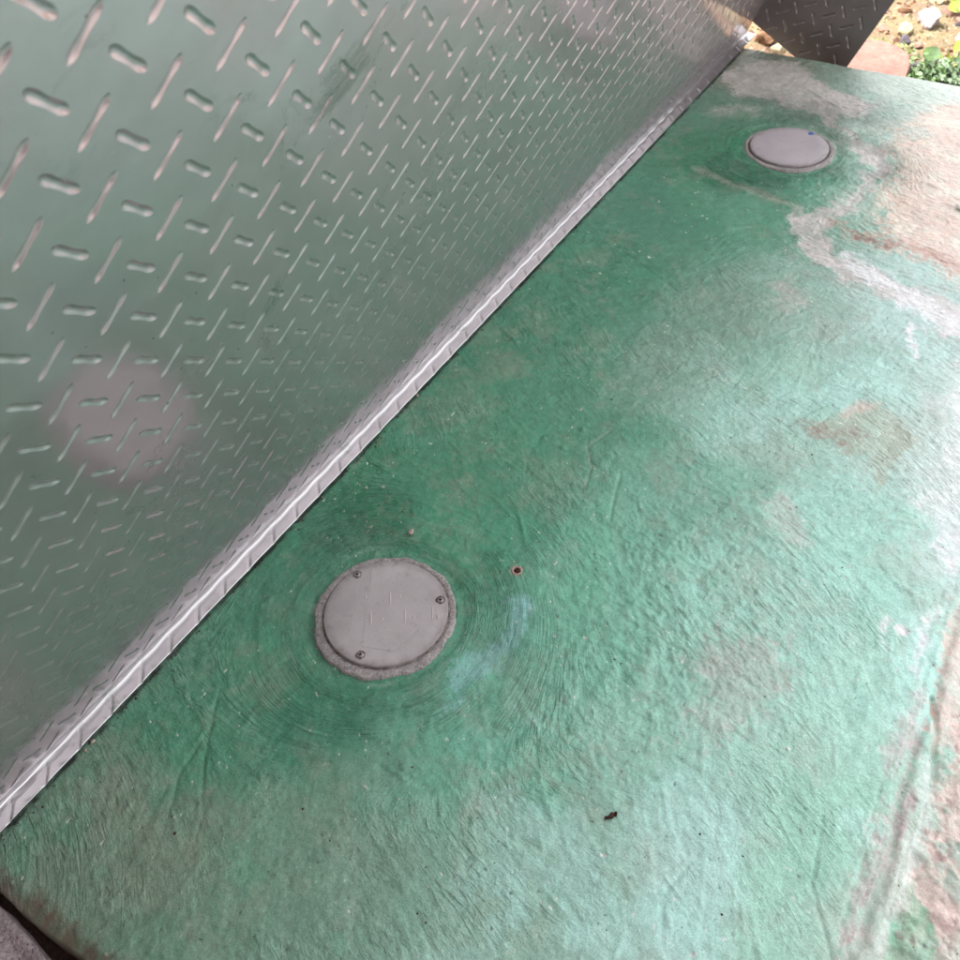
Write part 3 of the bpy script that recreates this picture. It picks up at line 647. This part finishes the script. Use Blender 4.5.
# dirt crumbs, countless
vs = []; fs = []
def crumb(x, y, s, R_):
    z = slab_z(x, y); k = len(vs)
    for dx, dy, dz in ((1, 0, 0), (0, 1, 0), (-1, 0, 0), (0, -1, 0), (0, 0, 1)):
        vs.append((x + dx * s * R_.uniform(.5, 1.3), y + dy * s * R_.uniform(.5, 1.3), z - .0003 + dz * s * R_.uniform(.4, .9)))
    for a, b in ((0, 1), (1, 2), (2, 3), (3, 0)): fs.append((k + a, k + b, k + 4))
R_ = random.Random(99)
for _ in range(230):
    x = R_.uniform(0, 2.3); y = -R_.random() ** .8 * .98 - .03
    if min(math.hypot(x - a, y - b) for a, b in CV) < .1: continue
    crumb(x, y, R_.choice((.0008, .0010, .0012, .0016, .0022)) , R_)
for _ in range(260):
    x = R_.uniform(0, 2.3); y = -.0285 - abs(R_.gauss(0, .006)); crumb(x, y, R_.choice((.0008, .0012, .0018, .0024)), R_)
for _ in range(160):
    q_ = R_.uniform(0, 6.283); d_ = .1 + abs(R_.gauss(0, .004)); k_ = R_.choice(CV); crumb(k_[0] + d_ * math.cos(q_), k_[1] + d_ * math.sin(q_), R_.choice((.0007, .001, .0014)), R_)
nd_ = len(fs)
o = link('dirt_crumbs', mesh('dirt_crumbs', vs, fs), m_brown, smooth=False); tag(o, 'dark dirt crumbs scattered over the painted slab', 'dirt', kind='stuff')
vs = []; fs = []
for _ in range(170):
    if R_.random() < .4: x = R_.gauss(.5, .12); y = R_.gauss(-.80, .05)
    else: x = R_.uniform(0, 2.2); y = -R_.random() * .9 - .04
    if min(math.hypot(x - a, y - b) for a, b in CV) < .1 or y < -1.1 or x < 0: continue
    crumb(x, y, R_.choice((.0004, .0006, .0009)), R_)
o = link('paint_flakes', mesh('paint_flakes', vs, fs), m_white, smooth=False); tag(o, 'tiny white flakes scattered over the painted slab', 'flakes', kind='stuff')

# ------------------------------------------------------------ kerb at the near end
def kerb():
    n, m_ = 90, 40
    yy = np.linspace(-.55, .35, 180); t = np.linspace(0, 1, 60)
    YY, TT = np.meshgrid(yy, t, indexing='ij')
    edge = -.0470 + .0025 * (N[3].f(YY * 18, YY * 0, 3) - .5) * 4 + (YY + .12) * .07
    XX = edge - TT * .30; ZZ = -.022 + .006 * (N[4].f(XX * 40, YY * 40, 4) - .5) - .006 * np.exp(-((TT * .3 - .022) / .006) ** 2)
    ZZ -= .13 * (1 - sst(TT * .3, 0, .005))
    me = grid_mesh('concrete_kerb', np.stack([XX, YY, ZZ], -1)); return link('concrete_kerb', me, m_kerb)
kb = kerb(); tag(kb, 'rough pinkish grey concrete kerb beyond the dark gap at lower left', 'kerb')
m_soil = rough_mat('dark_soil', L4(44, 30, 24), L4(78, 56, 46), 200, .95, 1., .006)
q_x, q_y = np.meshgrid(np.linspace(-.12, -.02, 24), np.linspace(-.56, .36, 160), indexing='ij')
o = link('gap_soil', grid_mesh('gap_soil', np.stack([q_x, q_y, -.046 + .016 * (N[5].f(q_x * 60, q_y * 60, 4) - .5)], -1)), m_soil); tag(o, 'dark soil packed in the gap between slab and kerb', kind='structure')
# ------------------------------------------------------------ earth
me_ = Mat('dry_earth'); n1 = me_.noise(9, 6, .65); n2 = me_.noise(70, 6, .7); n3 = me_.noise(3, 4, .6, dist=.5)
c = me_.mix(me_.ramp(n1, (.38, 0.), (.62, 1.)), L4(112, 94, 74), L4(116, 90, 78)); c = me_.mix(me_.ramp(n3, (.45, 0.), (.6, .7)), c, L4(128, 118, 88))
c = me_.mix(me_.ramp(n2, (.3, .7), (.48, 0.)), c, L4(78, 60, 46)); c = me_.mix(speckle(me_, 60, .12, .3), c, L4(150, 138, 122))
me_.set(Base_Color=c, Roughness=.95, Normal=me_.bump(n2, 1., .008)); me_.b.inputs['Specular IOR Level'].default_value = .1
gx = np.arange(2.30, 5.2, .014); gy = np.arange(-2.6, 1.4, .014); GX, GY = np.meshgrid(gx, gy, indexing='ij')
GZ = -.095 + .03 * (N[1].f(GX * 5, GY * 5, 5, .55) - .5) + .012 * (N[2].f(GX * 30, GY * 30, 3) - .5)
edge = np.minimum.reduce([(5.2 - GX), (GY + 2.6), (1.4 - GY)]); GZ -= .03 * (1 - sst(edge, 0, .3))
o = link('ground', grid_mesh('ground', np.stack([GX, GY, GZ], -1)), me_.m); tag(o, 'sunlit dry earth beyond the slab', kind='structure')
s_ = 900; rings = [(-s_, -s_), (s_, -s_), (s_, s_), (-s_, s_)]
m_plain = rough_mat('grey_yard', L4(120, 113, 111), L4(146, 136, 132), 30, .95, .8, .006)
o = link('earth_plain', mesh('earth_plain', [(a, b, -.125) for a, b in rings], [(0, 1, 2, 3)]), m_plain, smooth=False); tag(o, 'dusty yard reaching to the horizon', kind='structure')
def gz(x, y):
    i = int((x - 2.30) / .014); j = int((y + 2.6) / .014); return float(GZ[i, j])
# footing ledge of pinkish concrete against the slab's far edge
m_pink = rough_mat('pink_concrete', L4(112, 80, 72), L4(134, 100, 90), 90, .9, .6, .004)
ol = [(2.362, -.20), (2.60, -.21), (2.645, -.255), (2.655, -.30), (2.625, -.345), (2.585, -.385), (2.52, -.405), (2.45, -.41), (2.362, -.405)]
vs = [(x, y, -.058 + .006 * math.sin(x * 40 + y * 23)) for x, y in ol] + [(x + .01, y, -.14) for x, y in ol]; n = len(ol)
o = link('stone_ledge', mesh('stone_ledge', vs, [tuple(range(n - 1, -1, -1))] + [(i, (i + 1) % n, (i + 1) % n + n, i + n) for i in range(n)]), m_pink, smooth=False)
bv_ = o.modifiers.new('bevel', 'BEVEL'); bv_.width = .006; bv_.segments = 2
tag(o, 'flat pinkish stone ledge just behind the slab, under the moss', 'stone')
m_r = [rough_mat('stone_pinkish', L4(116, 88, 78), L4(144, 114, 100), 60, .9, .7, .004), rough_mat('stone_cream', L4(126, 114, 88), L4(152, 140, 114), 60, .9, .7, .004),
       rough_mat('stone_grey', L4(74, 68, 76), L4(112, 104, 112), 60, .9, .7, .004), rough_mat('stone_white', L4(140, 128, 126), L4(166, 158, 158), 60, .9, .7, .004), rough_mat('stone_brown', L4(86, 62, 44), L4(128, 94, 68), 60, .9, .8, .004)]
RK = [(2.905, -.360, .075, .045, .05, .35, 3, 'long upright white stone on the sunlit earth, tallest of the rubble'), (2.815, -.318, .05, .032, .03, .2, 1, 'cream block of stone left of the white stone'),
      (2.762, -.335, .032, .026, .024, .5, 2, 'grey purple stone at the middle of the rubble'), (2.80, -.262, .030, .022, .018, .9, 0, 'pink stone lying near the edge of the dark wing'),
      (2.835, -.470, .05, .035, .026, .1, 3, 'flat white stone at the right edge of the photo beside the leaf'), (2.95, -.285, .02, .03, .014, .4, 4, 'small brown stone high in the rubble'),
      (2.985, -.40, .04, .026, .02, 1.2, 0, 'rounded pink stone behind the white upright stone'), (2.735, -.372, .022, .03, .016, .3, 0, 'low orange pink stone below the grey purple stone'),
      (2.61, -.404, .022, .020, .028, .3, 2, 'round grey stone beside the weeds at the slab edge'), (2.585, -.418, .018, .016, .022, 1.1, 4, 'brown stone against the weeds, next to the round grey stone'),
      (2.60, .0, .06, .045, .045, .3, 4, 'brown stone seen through the gap under the dark wing'), (2.545, -.055, .04, .035, .03, 1.4, 1, 'cream stone in the gap between the slab and the dark wing'),
      (2.94, -.445, .045, .03, .022, .8, 0, 'pink stone behind the flat white stone at the right'), (2.93, -.19, .035, .04, .02, .2, 1, 'cream stone against the wing edge at the top'),
      (3.08, -.35, .06, .04, .03, .5, 1, 'cream stone at the very top of the rubble'), (3.05, -.46, .05, .03, .03, 1.7, 4, 'brown stone under the yellow green weed at the top')]
for k, (x, y, rx, ry, rz, rt, mi, lab) in enumerate(RK): rock('stone', x, y, gz(x, y) + rz * .15, rx * .82, ry * .82, rz * .8, rt, m_r[mi], lab, 'stone', 60 + k, 3, 'rubble stones on the sunlit earth')
for nm, cnt, mi, box, lab in (('gravel', 900, 0, (2.45, 4.2, -1.3, .4), 'loose pinkish gravel strewn over the sunlit earth'), ('gravel', 1300, 1, (2.40, 3.3, -.75, .15), 'cream grit and chips lying between the stones'), ('gravel', 900, 4, (2.40, 3.3, -.75, .15), 'brown crumbs of earth lying between the stones'), ('gravel', 260, 2, (2.5, 3.3, -.7, .1), 'grey chips lying between the stones')):
    vs = []; fs = []
    for _ in range(cnt):
        x = R_.uniform(box[0], box[1]); y = R_.uniform(box[2], box[3]); s = R_.choice((.003, .004, .006, .008, .013)); z = gz(x, y); k = len(vs)
        if x < 2.63 and y > -.40 and y < -.22: continue
        for dx, dy, dz in ((1, 0, 0), (.2, 1, 0), (-1, .2, 0), (0, -1, 0), (.1, 0, 1), (-.4, .4, .8)):
            vs.append((x + dx * s * R_.uniform(.5, 1.4), y + dy * s * R_.uniform(.5, 1.4), z - .002 + dz * s * R_.uniform(.5, 1.0)))
        for a in ((0, 1, 4), (1, 5, 4), (1, 2, 5), (2, 3, 5), (3, 4, 5), (3, 0, 4)): fs.append(tuple(k + b for b in a))
    o = link(nm, mesh(nm, vs, fs), m_r[mi], smooth=False); tag(o, lab, 'gravel', kind='stuff')
# weeds
def leafmat(name, a, b):
    s = Mat(name); n = s.noise(50, 3); s.set(Base_Color=s.mix(s.ramp(n, (.35, 0.), (.65, 1.)), a, b), Roughness=.55); s.b.inputs['Transmission Weight'].default_value = 0
    return s.m
m_lf = leafmat('leaf_green', L4(42, 72, 22), L4(74, 104, 38)); m_ly = leafmat('leaf_yellow_green', L4(100, 116, 26), L4(122, 132, 42)); m_lg = leafmat('leaf_grey_green', L4(62, 86, 52), L4(98, 120, 86))
m_ms = leafmat('moss', L4(74, 90, 28), L4(108, 120, 48))
def leaf_geo(c_, r, nrm, asp=1., n=12, vs=None, fs=None):
    nrm = Vector(nrm).normalized(); a = nrm.orthogonal().normalized(); b = nrm.cross(a); k = len(vs)
    vs.append(tuple(Vector(c_) - nrm * r * .18))
    for i in range(n):
        t_ = 2 * math.pi * i / n; rr = r * (1 + .06 * math.sin(5 * t_)); vs.append(tuple(Vector(c_) + a * rr * math.cos(t_) + b * rr * asp * math.sin(t_)))
    for i in range(n): fs.append((k, k + 1 + i, k + 1 + (i + 1) % n))
def weed(name, x, y, label, mat, big, small, seed, spread, smallmat, sr=(.006, .012)):
    R_ = random.Random(seed); z = gz(x, y); t = empty(name, (x, y, z)); tag(t, label, 'weed', 'weeds growing beyond the slab')
    for dx, dy, dz, r in big:
        vs = []; fs = []; leaf_geo((dx, dy, dz), r, (-.55, -.1, 1), 1., 20, vs, fs); l_ = link('leaf', mesh('leaf', vs, fs), mat, t)
        v, f = bar_data(.02, .002, .002, 4, 4)
    vs = []; fs = []
    for dx, dy, dz, r in big:
        for q in range(6):
            a = q / 6; b = (q + 1) / 6; k = len(vs)
            for s_, w_ in ((a, -.0012), (a, .0012), (b, .0012), (b, -.0012)): vs.append((dx * s_, dy * s_ + w_, (dz - r * .15) * s_ ** .7))
            fs.append((k, k + 1, k + 2, k + 3))
    if vs: link('stem', mesh('stem', vs, fs), mat, t)
    vs = []; fs = []
    for _ in range(small):
        px = R_.gauss(0, spread[0]); py = R_.gauss(0, spread[1]); pz = abs(R_.gauss(0, spread[2])) + .004
        leaf_geo((px, py, pz), R_.uniform(*sr), (R_.uniform(-1, .4), R_.uniform(-.8, .8), 1), R_.uniform(.35, .8), 6, vs, fs)
    o = link('small_leaves', mesh('small_leaves', vs, fs), smallmat, t); tag(o, kind='stuff')
weed('leafy_weed', 2.535, -.452, 'leafy weed with one big round leaf growing at the slab edge', m_lf, [(.03, .012, .058, .022), (.0, -.035, .04, .013)], 420, 5, (.026, .034, .020), m_lf, (.005, .011))
weed('silvery_weed', 2.53, -.50, 'grey green feathery weed at the right edge of the photo', m_lg, [], 620, 6, (.030, .036, .024), m_lg, (.004, .010))
weed('yellow_weed', 2.68, -.490, 'yellow green leaf pair above the silvery weed at the right edge', m_ly, [(0, .0, .045, .018), (.02, -.02, .03, .014)], 20, 7, (.02, .02, .012), m_ly)
weed('top_weed', 3.02, -.435, 'yellow green weed at the top right corner', m_ly, [(0, .0, .03, .028), (-.05, .02, .03, .02)], 60, 8, (.03, .03, .02), m_ly)
weed('moss_patch', 2.668, -.305, 'low yellow green moss strip along the pinkish stone ledge', m_ms, [], 420, 9, (.014, .034, .008), m_ms, (.003, .007))
weed('moss_tuft', 2.675, -.262, 'small dark moss tuft where the dark wing meets the ledge', m_lf, [], 70, 10, (.012, .008, .008), m_lf, (.003, .007))
